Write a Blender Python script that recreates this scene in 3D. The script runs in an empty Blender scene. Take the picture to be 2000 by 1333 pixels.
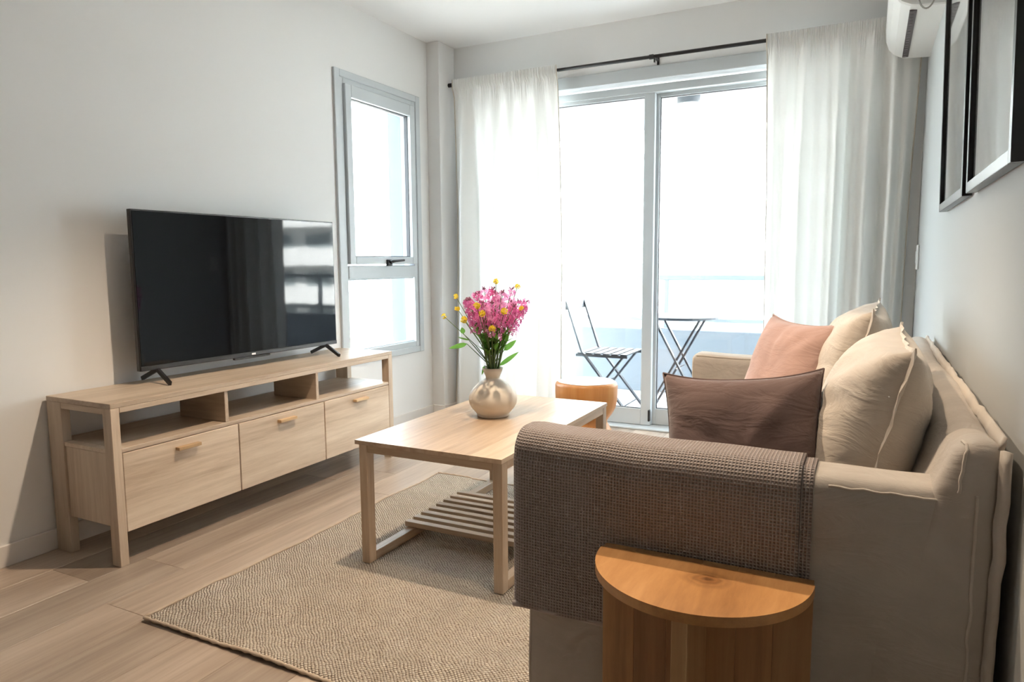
import bpy, bmesh, math, random
from mathutils import Vector, Matrix, noise
random.seed(7)
SC = bpy.context.scene
COL = SC.collection

# ------------------------------------------------------------------ camera
CAMZ, YAW, PITCH, ROLL, FPX = 1.0638, .4708, .1109, -.0068, 1364.7
cy, sy = math.cos(YAW), math.sin(YAW)
fw = Vector((-sy*math.cos(PITCH), cy*math.cos(PITCH), -math.sin(PITCH)))
r0 = Vector((cy, sy, 0)); u0 = r0.cross(fw)
rr = r0*math.cos(ROLL) + u0*math.sin(ROLL); uu = u0*math.cos(ROLL) - r0*math.sin(ROLL)
cam_data = bpy.data.cameras.new('camera'); cam = bpy.data.objects.new('camera', cam_data)
COL.objects.link(cam)
cam_data.sensor_width = 36; cam_data.lens = FPX*36/2000; cam_data.clip_start = .02; cam_data.clip_end = 400
M = Matrix.Identity(4)
for i, v in enumerate((rr, uu, -fw)):
    M[0][i], M[1][i], M[2][i] = v
M.translation = (0, 0, CAMZ)
cam.matrix_world = M
SC.camera = cam

# ------------------------------------------------------------------ sky, sun, exposure
SKY, SUN = 12.0, 125.0
w = bpy.data.worlds.new('sky'); SC.world = w; w.use_nodes = True
w.node_tree.nodes['Background'].inputs[0].default_value = (.80, .91, 1, 1)
w.node_tree.nodes['Background'].inputs[1].default_value = SKY
sd = bpy.data.lights.new('sun', 'SUN'); sd.energy = SUN; sd.angle = .01; sd.color = (1, .98, .95)
so = bpy.data.objects.new('sun', sd); COL.objects.link(so)
so.rotation_euler = (math.radians(48), 0, math.radians(22))
def portal(name, loc, rot, sx_, sy_):
    d = bpy.data.lights.new(name, 'AREA'); d.shape = 'RECTANGLE'; d.size = sx_; d.size_y = sy_
    d.cycles.is_portal = True
    o = bpy.data.objects.new(name, d); COL.objects.link(o); o.location = loc; o.rotation_euler = rot
portal('door_portal', (-1.27, 4.5, 1.1), (math.radians(-90), 0, 0), 2.36, 2.2)
portal('window_portal', (-2.9, 3.545, 1.31), (0, math.radians(-90), 0), 1.7, .85)
SC.view_settings.view_transform = 'Standard'; SC.view_settings.look = 'None'
SC.view_settings.exposure = 0.42; SC.view_settings.gamma = 1.0
SC.view_settings.use_curve_mapping = False
SC.cycles.use_denoising = True
SC.cycles.max_bounces = 10; SC.cycles.diffuse_bounces = 6; SC.cycles.transparent_max_bounces = 16
SC.cycles.sample_clamp_indirect = 10

# ------------------------------------------------------------------ helpers
def tag(o, label=None, cat=None, group=None, kind=None):
    if label: o['label'] = label
    if cat: o['category'] = cat
    if group: o['group'] = group
    if kind: o['kind'] = kind
    return o
def thing(name, label, cat, loc=(0, 0, 0), rot=(0, 0, 0), group=None):
    o = bpy.data.objects.new(name, None); COL.objects.link(o)
    o.empty_display_size = .05; o.location = loc; o.rotation_euler = rot
    return tag(o, label, cat, group)
def obj(name, bm, mat, parent=None, smooth=False, loc=None, rot=None):
    me = bpy.data.meshes.new(name)
    if isinstance(bm, bmesh.types.BMesh):
        bmesh.ops.recalc_face_normals(bm, faces=bm.faces[:]) if not getattr(bm, 'keep', False) else None
        bm.to_mesh(me); bm.free()
    else:
        me = bm
    if smooth:
        for p in me.polygons: p.use_smooth = True
    o = bpy.data.objects.new(name, me); COL.objects.link(o)
    me.materials.clear(); me.materials.append(mat)
    if parent: o.parent = parent
    if loc: o.location = loc
    if rot: o.rotation_euler = rot
    return o
def box(bm, x0, x1, y0, y1, z0, z1, bev=0.0, seg=1):
    m = Matrix.Translation(((x0+x1)/2, (y0+y1)/2, (z0+z1)/2)) @ Matrix.Diagonal((abs(x1-x0), abs(y1-y0), abs(z1-z0), 1))
    g = bmesh.ops.create_cube(bm, size=1, matrix=m)
    if bev:
        es = list({e for v in g['verts'] for e in v.link_edges})
        bmesh.ops.bevel(bm, geom=es, offset=bev, segments=seg, affect='EDGES', profile=.5)
    return bm
def B(*a, bev=.0015, seg=1):
    return box(bmesh.new(), *a, bev=bev, seg=seg)
def bar(bm, p, q, wx, wy=None, up=(0, 0, 1)):
    """rectangular bar from p to q"""
    p, q = Vector(p), Vector(q); d = (q-p); L = d.length; d.normalize(); wy = wy or wx
    s = d.cross(Vector(up)); s = s.normalized() if s.length > 1e-4 else Vector((1, 0, 0)); t = s.cross(d)
    m = Matrix.Identity(4)
    for i, v in enumerate((s*wx, t*wy, d*L)):
        m[0][i], m[1][i], m[2][i] = v
    m.translation = (p+q)/2
    bmesh.ops.create_cube(bm, size=1, matrix=m); return bm
def tube(bm, pts, rad, n=8, cap=True):
    pts = [Vector(p) for p in pts]; rings = []
    rad = rad if isinstance(rad, (list, tuple)) else [rad]*len(pts)
    ref = None
    for i, p in enumerate(pts):
        d = (pts[min(i+1, len(pts)-1)] - pts[max(i-1, 0)]).normalized()
        if ref is None: ref = d.orthogonal().normalized()
        ref = (ref - d*ref.dot(d)); ref = ref.normalized() if ref.length > 1e-5 else d.orthogonal().normalized()
        s = d.cross(ref)
        rings.append([bm.verts.new(p + (ref*math.cos(a)+s*math.sin(a))*rad[i]) for a in [2*math.pi*k/n for k in range(n)]])
    for a, b in zip(rings, rings[1:]):
        for k in range(n): bm.faces.new((a[k], a[(k+1) % n], b[(k+1) % n], b[k]))
    if cap:
        bm.faces.new(rings[0][::-1]); bm.faces.new(rings[-1])
    return bm
def lathe(bm, prof, n=40, wob=None):
    rings = []
    for r, z in prof:
        ring = []
        for k in range(n):
            a = 2*math.pi*k/n; rq = r*(wob(a, z) if wob else 1)
            ring.append(bm.verts.new((rq*math.cos(a), rq*math.sin(a), z)))
        rings.append(ring)
    for a, b in zip(rings, rings[1:]):
        for k in range(n): bm.faces.new((a[k], a[(k+1) % n], b[(k+1) % n], b[k]))
    bm.faces.new(rings[0][::-1]); bm.faces.new(rings[-1]); return bm
def rbox(x0, x1, y0, y1, z0, z1, r, step=.03, amp=0.0, freq=4.0, fn=None, seed=0):
    """soft rounded box with gentle cloth unevenness"""
    bm = bmesh.new(); c = Vector(((x0+x1)/2, (y0+y1)/2, (z0+z1)/2)); h = Vector((x1-x0, y1-y0, z1-z0))/2
    def axis(n0):
        k = max(2, int(2*n0/step)); base = [-n0 + 2*n0*i/k for i in range(k+1)]
        ex = [-n0+r*.12, -n0+r*.35, -n0+r*.7, n0-r*.7, n0-r*.35, n0-r*.12]
        s = sorted(set([round(v, 5) for v in base+ex])); return s
    ax = [axis(h[i]) for i in range(3)]
    cache = {}
    def V(p):
        key = tuple(round(a, 5) for a in p)
        if key in cache: return cache[key]
        p = Vector(p); q = Vector([max(-h[i]+r, min(h[i]-r, p[i])) for i in range(3)]); d = p-q
        n_ = d.normalized() if d.length > 1e-7 else Vector((0, 0, 1)); w_ = q + n_*r if d.length > 1e-7 else p
        w_ = w_ + c
        if amp: w_ = w_ + n_*amp*noise.noise(w_*freq+Vector((seed*3.1, 0, 0)))
        if fn: w_ = fn(w_, n_)
        cache[key] = bm.verts.new(w_); return cache[key]
    for a, b, cc in ((0, 1, 2), (1, 2, 0), (2, 0, 1)):
        for s in (-1, 1):
            for i in range(len(ax[a])-1):
                for j in range(len(ax[b])-1):
                    q = []
                    for (u, v) in ((i, j), (i+1, j), (i+1, j+1), (i, j+1)):
                        p = [0, 0, 0]; p[a] = ax[a][u]; p[b] = ax[b][v]; p[cc] = s*h[cc]; q.append(V(p))
                    if s < 0: q.reverse()
                    if len(set(q)) == 4: bm.faces.new(q)
    return bm
def grid(nu, nv, fn, close=False, uv=None):
    bm = bmesh.new()
    vs = [[bm.verts.new(fn(i/nu, j/nv)) for j in range(nv+1)] for i in range(nu+1)]
    lay = bm.loops.layers.uv.new('UVMap') if uv else None
    for i in range(nu):
        for j in range(nv):
            f = bm.faces.new((vs[i][j], vs[i+1][j], vs[i+1][j+1], vs[i][j+1]))
            if uv:
                for l, (a, b) in zip(f.loops, ((i, j), (i+1, j), (i+1, j+1), (i, j+1))): l[lay].uv = uv(a/nu, b/nv)
    return bm
def copy_tree(o, parent=None):
    c = o.copy(); COL.objects.link(c); c.parent = parent
    for ch in o.children: copy_tree(ch, c)
    return c

# ------------------------------------------------------------------ materials
def mat(name, col=(.8, .8, .8), rough=.5, metal=0, spec=.5, **kw):
    m = bpy.data.materials.new(name); m.use_nodes = True; p = m.node_tree.nodes['Principled BSDF']
    p.inputs['Base Color'].default_value = (*col, 1); p.inputs['Roughness'].default_value = rough
    p.inputs['Metallic'].default_value = metal; p.inputs['Specular IOR Level'].default_value = spec
    for k, v in kw.items(): p.inputs[k].default_value = v
    return m
def N(m, t, **kw):
    n = m.node_tree.nodes.new(t)
    for k, v in kw.items(): setattr(n, k, v)
    return n
def L(m, a, b): m.node_tree.links.new(a, b)
def bump(m, height, strength=.2, dist=.002, normal=None):
    b = N(m, 'ShaderNodeBump'); b.inputs['Strength'].default_value = strength; b.inputs['Distance'].default_value = dist
    L(m, height, b.inputs['Height'])
    if normal: L(m, normal, b.inputs['Normal'])
    L(m, b.outputs[0], m.node_tree.nodes['Principled BSDF'].inputs['Normal']); return b
def ramp(m, fac, stops):
    r = N(m, 'ShaderNodeValToRGB'); e = r.color_ramp.elements
    while len(e) < len(stops): e.new(.5)
    for i, (p, c) in enumerate(stops): e[i].position = p; e[i].color = (*c, 1)
    L(m, fac, r.inputs[0]); return r.outputs[0]
def coords(m, scale, rnd=True, kind='Object'):
    tc = N(m, 'ShaderNodeTexCoord'); mp = N(m, 'ShaderNodeMapping'); mp.inputs['Scale'].default_value = scale
    L(m, tc.outputs[kind], mp.inputs['Vector'])
    if rnd:
        oi = N(m, 'ShaderNodeObjectInfo'); mu = N(m, 'ShaderNodeMath', operation='MULTIPLY'); mu.inputs[1].default_value = 37.0
        L(m, oi.outputs['Random'], mu.inputs[0])
        cb = N(m, 'ShaderNodeCombineXYZ')
        for k in range(3): L(m, mu.outputs[0], cb.inputs[k])
        L(m, cb.outputs[0], mp.inputs['Location'])
    return mp.outputs[0]
def noise_tex(m, vec, scale, detail=4, rough=.55, dist=0):
    n = N(m, 'ShaderNodeTexNoise'); n.inputs['Scale'].default_value = scale; n.inputs['Detail'].default_value = detail
    n.inputs['Roughness'].default_value = rough; n.inputs['Distortion'].default_value = dist
    L(m, vec, n.inputs['Vector']); return n.outputs['Fac']
def wood(name, cols, axis, rough=.5, stretch=.07, scale=22, var=.18, knots=False, bstr=.12):
    m = mat(name, cols[1], rough); p = m.node_tree.nodes['Principled BSDF']
    s = [1, 1, 1]; s[axis] = stretch
    v = coords(m, s)
    n1 = noise_tex(m, v, scale*.35, 3, .5, .6); n2 = noise_tex(m, v, scale*2.5, 5, .65, .2)
    mx = N(m, 'ShaderNodeMath', operation='MULTIPLY_ADD'); L(m, n2, mx.inputs[0]); mx.inputs[1].default_value = .45
    ms = N(m, 'ShaderNodeMath', operation='MULTIPLY'); L(m, n1, ms.inputs[0]); ms.inputs[1].default_value = .6
    L(m, ms.outputs[0], mx.inputs[2])
    c = ramp(m, mx.outputs[0], [(.30, cols[0]), (.52, cols[1]), (.72, cols[2])])
    oi = N(m, 'ShaderNodeObjectInfo'); mr = N(m, 'ShaderNodeMapRange')
    mr.inputs['To Min'].default_value = 1-var; mr.inputs['To Max'].default_value = 1+var*.6
    L(m, oi.outputs['Random'], mr.inputs[0])
    hsv = N(m, 'ShaderNodeHueSaturation'); L(m, c, hsv.inputs['Color']); L(m, mr.outputs[0], hsv.inputs['Value'])
    out = hsv.outputs[0]
    if knots:
        vo = N(m, 'ShaderNodeTexVoronoi'); vo.inputs['Scale'].default_value = 3.2
        L(m, coords(m, [1.0 if i != axis else .55 for i in range(3)]), vo.inputs['Vector'])
        kf = ramp(m, vo.outputs['Distance'], [(.02, (.25, .25, .25)), (.06, (.75, .75, .75)), (.1, (1, 1, 1))])
        mk = N(m, 'ShaderNodeMixRGB', blend_type='MULTIPLY'); mk.inputs[0].default_value = 1
        L(m, out, mk.inputs[1]); L(m, kf, mk.inputs[2]); out = mk.outputs[0]
    L(m, out, p.inputs['Base Color']); bump(m, n2, bstr, .001); return m
def cloth(name, col, scale=700, bstr=.25, rough=.9, wr=0.0, var=.08):
    m = mat(name, col, rough, spec=.15); p = m.node_tree.nodes['Principled BSDF']
    p.inputs['Sheen Weight'].default_value = .25; p.inputs['Sheen Roughness'].default_value = .5
    v = coords(m, (1, 1, 1), False)
    n1 = noise_tex(m, v, scale, 2); n2 = noise_tex(m, v, 9, 4, .6, .3)
    c = ramp(m, n2, [(.3, tuple(a*(1-var) for a in col)), (.7, tuple(min(1, a*(1+var)) for a in col))]); L(m, c, p.inputs['Base Color'])
    b1 = bump(m, n1, bstr, .0006)
    if wr:
        vv = coords(m, (1, 1, 2.6), False); n3 = noise_tex(m, vv, 7, 4, .55, 1.0)
        b2 = N(m, 'ShaderNodeBump'); b2.inputs['Strength'].default_value = wr; b2.inputs['Distance'].default_value = .012
        L(m, n3, b2.inputs['Height']); L(m, b2.outputs[0], b1.inputs['Normal'])
    return m
def plaster(name, col, rough=.85):
    m = mat(name, col, rough, spec=.3); v = coords(m, (1, 1, 1), False)
    n = noise_tex(m, v, 180, 3); bump(m, n, .06, .001); return m

OAK = ((.36, .265, .185), (.555, .445, .34), (.69, .585, .47))
oak = [wood('oak_grain_%s' % 'xyz'[i], OAK, i, .45) for i in range(3)]
TEAK = ((.30, .135, .045), (.47, .235, .085), (.58, .31, .125))
teak_y = wood('teak_top', TEAK, 1, .38, stretch=.12, knots=False); teak_z = wood('teak_board', ((.20, .10, .04), (.40, .215, .09), (.52, .31, .14)), 2, .5, stretch=.06, var=.25)
FLO = ((.22, .165, .125), (.39, .31, .245), (.53, .44, .36))
floor_wood = wood('floor_oak', FLO, 1, .36, stretch=.05, scale=18, var=.16)
stool_side = wood('log_side', ((.36, .13, .03), (.58, .25, .07), (.68, .36, .13)), 2, .4, scale=14)
stool_bark = wood('log_pale_face', ((.45, .36, .28), (.62, .54, .46), (.72, .66, .58)), 2, .6, scale=10)
white_wall = plaster('white_wall_paint', (.82, .82, .815)); grey_wall = plaster('grey_wall_paint', (.50, .515, .51))
ceil_paint = plaster('ceiling_paint', (.86, .86, .86)); ext_paint = plaster('exterior_white_paint', (.60, .62, .64))
bb_paint = mat('baseboard_paint', (.80, .77, .74), .5)
alu = mat('painted_aluminium', (.57, .61, .635), .38); alu_dark = mat('rubber_gasket', (.06, .06, .065), .6)
black_metal = mat('black_metal', (.012, .011, .012), .4); tv_plastic = mat('dark_plastic', (.015, .014, .015), .35)
grey_metal = mat('grey_metal', (.035, .042, .055), .5)
white_plastic = mat('white_plastic', (.80, .80, .79), .35); vent_dark = mat('vent_dark', (.10, .085, .09), .5)
linen = cloth('linen_slipcover', (.46, .42, .375), wr=.4); linen_seam = cloth('linen_seam', (.56, .51, .45))
linen_cush = cloth('linen_cushion', (.56, .505, .44), wr=.6)
mauve = cloth('mauve_cotton', (.15, .102, .094), wr=.5); pink = cloth('dusty_pink_cotton', (.45, .30, .262), wr=.5)
ceramic = mat('beige_ceramic', (.72, .665, .585), .55, spec=.25)
def glass_mat(name, tint=(1, 1, 1)):
    m = bpy.data.materials.new(name); m.use_nodes = True; nt = m.node_tree; nt.nodes.remove(nt.nodes['Principled BSDF'])
    t = N(m, 'ShaderNodeBsdfTransparent'); t.inputs[0].default_value = (*tint, 1)
    g = N(m, 'ShaderNodeBsdfGlossy'); g.inputs['Roughness'].default_value = .02
    f = N(m, 'ShaderNodeLayerWeight'); pw = N(m, 'ShaderNodeMath', operation='POWER'); L(m, f.outputs['Facing'], pw.inputs[0]); pw.inputs[1].default_value = 5
    sc = N(m, 'ShaderNodeMath', operation='MULTIPLY_ADD'); L(m, pw.outputs[0], sc.inputs[0]); sc.inputs[1].default_value = .96; sc.inputs[2].default_value = .04
    x = N(m, 'ShaderNodeMixShader'); L(m, sc.outputs[0], x.inputs[0]); L(m, t.outputs[0], x.inputs[1]); L(m, g.outputs[0], x.inputs[2])
    L(m, x.outputs[0], nt.nodes['Material Output'].inputs[0]); return m
glass = glass_mat('window_glass', (.95, .97, .97))
def sheer_mat():
    m = bpy.data.materials.new('sheer_curtain'); m.use_nodes = True; nt = m.node_tree; nt.nodes.remove(nt.nodes['Principled BSDF'])
    d = N(m, 'ShaderNodeBsdfDiffuse'); d.inputs[0].default_value = (.92, .92, .90, 1)
    t = N(m, 'ShaderNodeBsdfTranslucent'); t.inputs[0].default_value = (.92, .92, .90, 1)
    a = N(m, 'ShaderNodeMixShader'); a.inputs[0].default_value = .115
    L(m, d.outputs[0], a.inputs[1]); L(m, t.outputs[0], a.inputs[2])
    tr = N(m, 'ShaderNodeBsdfTransparent'); b = N(m, 'ShaderNodeMixShader')
    v = coords(m, (1, 1, .02), False); nz = noise_tex(m, v, 260, 2)
    mr = N(m, 'ShaderNodeMapRange'); mr.inputs['To Min'].default_value = 0; mr.inputs['To Max'].default_value = .004; L(m, nz, mr.inputs[0])
    L(m, mr.outputs[0], b.inputs[0]); L(m, a.outputs[0], b.inputs[1]); L(m, tr.outputs[0], b.inputs[2])
    L(m, b.outputs[0], nt.nodes['Material Output'].inputs[0]); return m
sheer = sheer_mat()

# ------------------------------------------------------------------ room shell
XL, XR, YB, ZC, YF = -2.703, .221, 4.27, 2.53, -1.7
WY0, WY1, WZ0, WZ1 = 3.132, 3.962, .473, 2.155       # window casing outside
DX0, DX1, DZ1 = -2.44, -.10, 2.215                    # door opening
def struct(name, bm, m, smooth=False): return tag(obj(name, bm, m, smooth=smooth), kind='structure')
fl = struct('floor', B(XL-.2, XR+.2, YF-.2, YB+.2, -.16, -.012, bev=0), bb_paint)
PW, xs = .2055, -2.7225
pi = 0
protos = {}
random.seed(3)
while xs < XR:
    y = YF - random.random()*1.2
    x0, x1 = max(xs, XL), min(xs+PW, XR)
    while y < YB+.16:
        y1 = min(y+1.24, YB+.16); ya = max(y, YF)
        if y1-ya > .03:
            o = obj('plank', B(0, x1-x0-.0012, 0, y1-ya-.0012, -.012, 0, bev=.0008), floor_wood, fl, loc=(x0, ya, 0))
        y += 1.24
    xs += PW
struct('ceiling', B(XL-.2, XR+.2, YF-.2, YB+.2, ZC, ZC+.2, bev=0), ceil_paint)
bm = bmesh.new(); T = .22; e = .03
box(bm, XL-T, XL, YF, WY0+e, -.15, ZC); box(bm, XL-T, XL, WY1-e, YB+.2, -.15, ZC)
box(bm, XL-T, XL, WY0+e, WY1-e, -.15, WZ0+e); box(bm, XL-T, XL, WY0+e, WY1-e, WZ1-e, ZC)
struct('wall_left', bm, white_wall)
bm = bmesh.new()
box(bm, XL, DX0, YB, YB+.2, -.15, ZC); box(bm, DX1, XR, YB, YB+.2, -.15, ZC); box(bm, DX0, DX1, YB, YB+.2, DZ1, ZC)
struct('wall_back', bm, white_wall)
struct('wall_right', B(XR, XR+.2, YF, YB+.2, -.15, ZC, bev=0), grey_wall)
struct('wall_front', B(XL-.2, XR+.2, YF-.2, YF, -.15, ZC, bev=0), plaster('bounce_cutting_grey', (.10, .097, .095)))  # unseen wall behind the camera, set close and dark to absorb bounce light
struct('wall_corner', B(XL, -2.605, 4.073, YB, 0, ZC, bev=.003), white_wall)
struct('baseboard_left', B(XL, XL+.012, YF, 4.073, 0, .078, bev=.002), bb_paint)
bm = B(XL+.012, -2.593, 4.061, 4.073, 0, .078, bev=.002); box(bm, -2.605, -2.593, 4.073, YB-.012, 0, .078, .002); box(bm, -2.605, DX0, YB-.012, YB, 0, .078, .002)
struct('baseboard_back', bm, bb_paint)
bm = B(XR-.012, XR, YF, YB, 0, .078, bev=.002); struct('baseboard_right', bm, bb_paint)

# ---- awning window in the left wall (frame stands 1 cm proud of the plaster)
def frame_yz(x0, x1, y0, y1, z0, z1, wy, wz, bev=.003, wzb=None):
    bm = bmesh.new(); wzb = wzb or wz
    box(bm, x0, x1, y0, y0+wy, z0, z1, bev); box(bm, x0, x1, y1-wy, y1, z0, z1, bev)
    box(bm, x0, x1, y0+wy, y1-wy, z1-wz, z1, bev); box(bm, x0, x1, y0+wy, y1-wy, z0, z0+wzb, bev); return bm
win = tag(thing('window_1', None, None, (0, 0, 0)), kind='structure')
obj('casing', frame_yz(XL-.01, XL+.014, WY0, WY1, WZ0, WZ1, .045, .04), alu, win)
obj('outer_frame', frame_yz(XL-.08, XL+.004, WY0+.032, WY1-.032, WZ0+.03, WZ1-.03, .048, .045), alu, win)
obj('transom', B(XL-.08, XL+.008, WY0+.08, WY1-.08, .978, 1.055, bev=.004), alu, win)
sash = obj('sash', frame_yz(XL-.06, XL+.02, WY0+.083, WY1-.066, 1.064, 2.084, .052, .07, wzb=.045), alu, win)
obj('gasket', frame_yz(XL-.03, XL-.004, WY0+.083+.050, WY1-.066-.050, 1.064+.044, 2.084-.068, .006, .006, 0), alu_dark, sash)
obj('pane', B(XL-.034, XL-.028, WY0+.13, WY1-.112, 1.105, 2.02, bev=0), glass, sash)
obj('glazing_bead', frame_yz(XL-.06, XL-.012, WY0+.078, WY1-.05, WZ0+.07, .980, .014, .012), alu, win)
obj('pane', B(XL-.05, XL-.044, WY0+.08, WY1-.06, WZ0+.075, .976, bev=0), glass, win)
bm = B(XL-.225, XL-.082, WY1-e-.004, WY1-e+.02, WZ0+e, WZ1-e, bev=0); box(bm, XL-.225, XL-.082, WY0+e-.02, WY0+e+.004, WZ0+e, WZ1-e)
obj('outer_reveal', bm, mat('grey_reveal', (.10, .12, .14), .6), win)
h = obj('window_handle', tube(bmesh.new(), [(XL+.03, 3.575, 1.078), (XL+.05, 3.58, 1.08), (XL+.052, 3.60, 1.082), (XL+.05, 3.70, 1.088)], [.009, .010, .009, .007], 8), black_metal, win, True)
obj('handle_base', B(XL+.014, XL+.034, 3.552, 3.60, 1.052, 1.092, bev=.005, seg=2), black_metal, h)

# ---- sliding balcony door
door = tag(thing('door_1', None, None), kind='structure')
def frame_xz(y0, y1, x0, x1, z0, z1, wx, wz, bev=.003, wzb=None):
    bm = bmesh.new(); wzb = wzb or wz
    box(bm, x0, x0+wx, y0, y1, z0, z1, bev); box(bm, x1-wx, x1, y0, y1, z0, z1, bev)
    box(bm, x0+wx, x1-wx, y0, y1, z1-wz, z1, bev); box(bm, x0+wx, x1-wx, y0, y1, z0, z0+wzb, bev); return bm
obj('outer_frame', frame_xz(YB-.012, YB+.16, DX0-.03, DX1+.03, 0, DZ1+.02, .06, .075, wzb=.012), alu, door)
obj('track_fascia', B(DX0+.03, DX1-.03, YB+.06, YB+.15, 2.10, 2.145, bev=.003), alu, door)
def sashdoor(x0, x1, y, nm):
    s = obj(nm, frame_xz(y, y+.04, x0, x1, .014, 2.14, .066, .062, wzb=.105), alu, door)
    obj('gasket', frame_xz(y+.012, y+.03, x0+.064, x1-.064, .117, 2.08, .006, .006, 0), alu_dark, s)
    obj('pane', B(x0+.06, x1-.06, y+.018, y+.024, .115, 2.082, bev=0), glass, s); return s
s1 = sashdoor(-2.41, -1.215, YB+.075, 'sliding_sash'); s2 = sashdoor(-1.262, -.13, YB+.122, 'sliding_sash')
obj('door_catch', B(-1.226, -1.214, YB+.05, YB+.078, .045, .12, bev=.003), black_metal, s1)

# ------------------------------------------------------------------ balcony and the world outside
struct('balcony_floor', B(-2.92, 1.6, YB+.2, 5.75, -.2, 0, bev=0), plaster('balcony_tile', (.66, .65, .63)))
struct('balcony_soffit', B(-2.92, 1.6, YB+.2, 5.75, 2.2, 2.45, bev=0), ext_paint)
struct('balcony_beam', B(-2.92, 1.6, 5.6, 5.75, 2.115, 2.2, bev=0), ext_paint)
struct('balcony_parapet', B(-2.92, 1.6, 5.6, 5.74, 0, .52, bev=.004), plaster('parapet_paint', (.215, .24, .275)))
struct('wall_sun_block', B(XR+.2, 7, YB, YB+.2, -9, 2.45, bev=0), ext_paint)  # unseen wall, added to keep direct sun off the balcony parapet
rail_paint = mat('rail_paint', (.30, .34, .38), .5)
rl = thing('balcony_railing', 'pale metal handrail on posts above the balcony parapet', 'railing', (-1.3, 5.67, .52))
obj('handrail', B(-1.6, 2.9, -.03, .03, .40, .44, bev=.004), rail_paint, rl)
obj('lower_rail', B(-1.6, 2.9, -.015, .015, .065, .095, bev=.003), rail_paint, rl)
for px_ in (-1.58, -.16, 1.9):
    po = obj('post', B(px_-.018, px_+.018, -.02, .02, 0, .40, bev=.002), rail_paint, rl); obj('foot_plate', B(px_-.05, px_+.05, -.045, .045, 0, .008, bev=.001), rail_paint, po)
bl = thing('balcony_ceiling_light', 'round grey drum light on the balcony soffit', 'light', (-1.15, 4.95, 2.2))
bm = bmesh.new(); lathe(bm, [(.075, 0), (.077, -.004), (.077, -.052), (.071, -.056)]); obj('drum', bm, mat('grey_drum', (.09, .10, .115), .5), bl, True)
bm = bmesh.new(); lathe(bm, [(.064, -.054), (.066, -.060), (.05, -.061)]); obj('diffuser', bm, mat('opal_diffuser', (.85, .85, .85), .4), bl, True)

struct('ground', B(-200, 200, -120, 200, -9.3, -9, bev=0), plaster('pale_paving', (.16, .158, .15)))
bd = thing('apartment_building', 'far pale apartment block with stacked balconies beyond the balcony railing', 'building', (0, 40, -9))
bwall = plaster('facade_paint', (.80, .80, .79)); bglass = mat('facade_glass', (.30, .34, .35), .3)
obj('facade', B(-30, 48, 0, 12, 0, 31, bev=0), bwall, bd)
slab_me = None; win_me = None; par_me = None
for f in range(10):
    z = 3.0*f + 1.2
    if not slab_me:
        a = obj('balcony_front', B(-30, 48, -1.5, -1.35, 0, 1.15, bev=0), bwall, bd, loc=(0, 0, z)); slab_me = a.data
        s_ = obj('floor_slab', B(-30, 48, -1.5, 0, -.2, 0, bev=0), bwall, bd, loc=(0, 0, z)); par_me = s_.data
    else:
        obj('balcony_front', slab_me, bwall, bd, loc=(0, 0, z)); obj('floor_slab', par_me, bwall, bd, loc=(0, 0, z))
    for k in range(18):
        x = -28 + k*4.3
        if not win_me: win_me = obj('window_pane', B(0, 2.6, -.06, .02, 0, 2.2, bev=0), bglass, bd, loc=(x, 0, z+.1)).data
        else: obj('window_pane', win_me, bglass, bd, loc=(x, 0, z+.1))
leaf_out = mat('tree_leaf', (.16, .24, .08), .6); bark_out = mat('tree_bark', (.16, .12, .09), .9)
def far_tree(loc, h, r, label):
    t = thing('tree', label, 'tree', loc, group='trees outside the side window')
    obj('trunk', tube(bmesh.new(), [(0, 0, 0), (.1, 0, h*.4), (0, .1, h*.75)], [.22, .17, .1], 8), bark_out, t)
    bm = bmesh.new(); rnd = random.Random(int(h*10))
    for k in range(1500):
        d = Vector((rnd.gauss(0, 1), rnd.gauss(0, 1), rnd.gauss(0, .8))).normalized()*r*rnd.uniform(.45, 1) + Vector((0, 0, h*.75))
        n_ = Vector((rnd.gauss(0, 1), rnd.gauss(0, 1), rnd.gauss(0, 1))).normalized(); a_ = n_.orthogonal().normalized()*.16; b_ = n_.cross(a_)
        bm.faces.new([bm.verts.new(d+a_), bm.verts.new(d+b_*.5), bm.verts.new(d-a_), bm.verts.new(d-b_*.5)])
    tag(obj('foliage', bm, leaf_out, t), kind='stuff')
far_tree((-22, 22.5, -9), 8.6, 2.6, 'leafy tree seen faintly low in the side window, nearer the frame')
far_tree((-28, 26, -9), 9.2, 3.0, 'leafy tree seen faintly low in the side window, farther back')

# folding bistro chair (faces +x)
ch = thing('folding_chair', 'grey metal folding bistro chair with slatted seat on the balcony', 'chair', (-1.60, 4.70, 0))
for s in (-.17, .17):
    obj('back_leg', bar(bar(bmesh.new(), (-.275, s, .79), (-.155, s, .44), .012, .030, (0, 1, 0)), (-.155, s, .445), (.205, s, 0), .012, .030, (0, 1, 0)), grey_metal, ch)
    obj('front_leg', bar(bmesh.new(), (.135, s*.86, .425), (-.19, s*.86, 0), .012, .030, (0, 1, 0)), grey_metal, ch)
    obj('seat_rail', bar(bmesh.new(), (-.20, s*1.04, .425), (.17, s*1.04, .425), .012, .018), grey_metal, ch)
for k in range(6):
    x = -.165 + k*.062
    obj('seat_slat', B(x-.022, x+.022, -.19, .19, .434, .444, bev=.002), grey_metal, ch)
obj('backrest', B(-.282, -.27, -.185, .185, .735, .80, bev=.004), grey_metal, ch)
obj('stretcher', tube(bmesh.new(), [(.14, -.17, .08), (.14, .17, .08)], .005, 6), grey_metal, ch)
obj('stretcher', tube(bmesh.new(), [(-.02, -.15, .23), (-.02, .15, .23)], .005, 6), grey_metal, ch)
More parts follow.
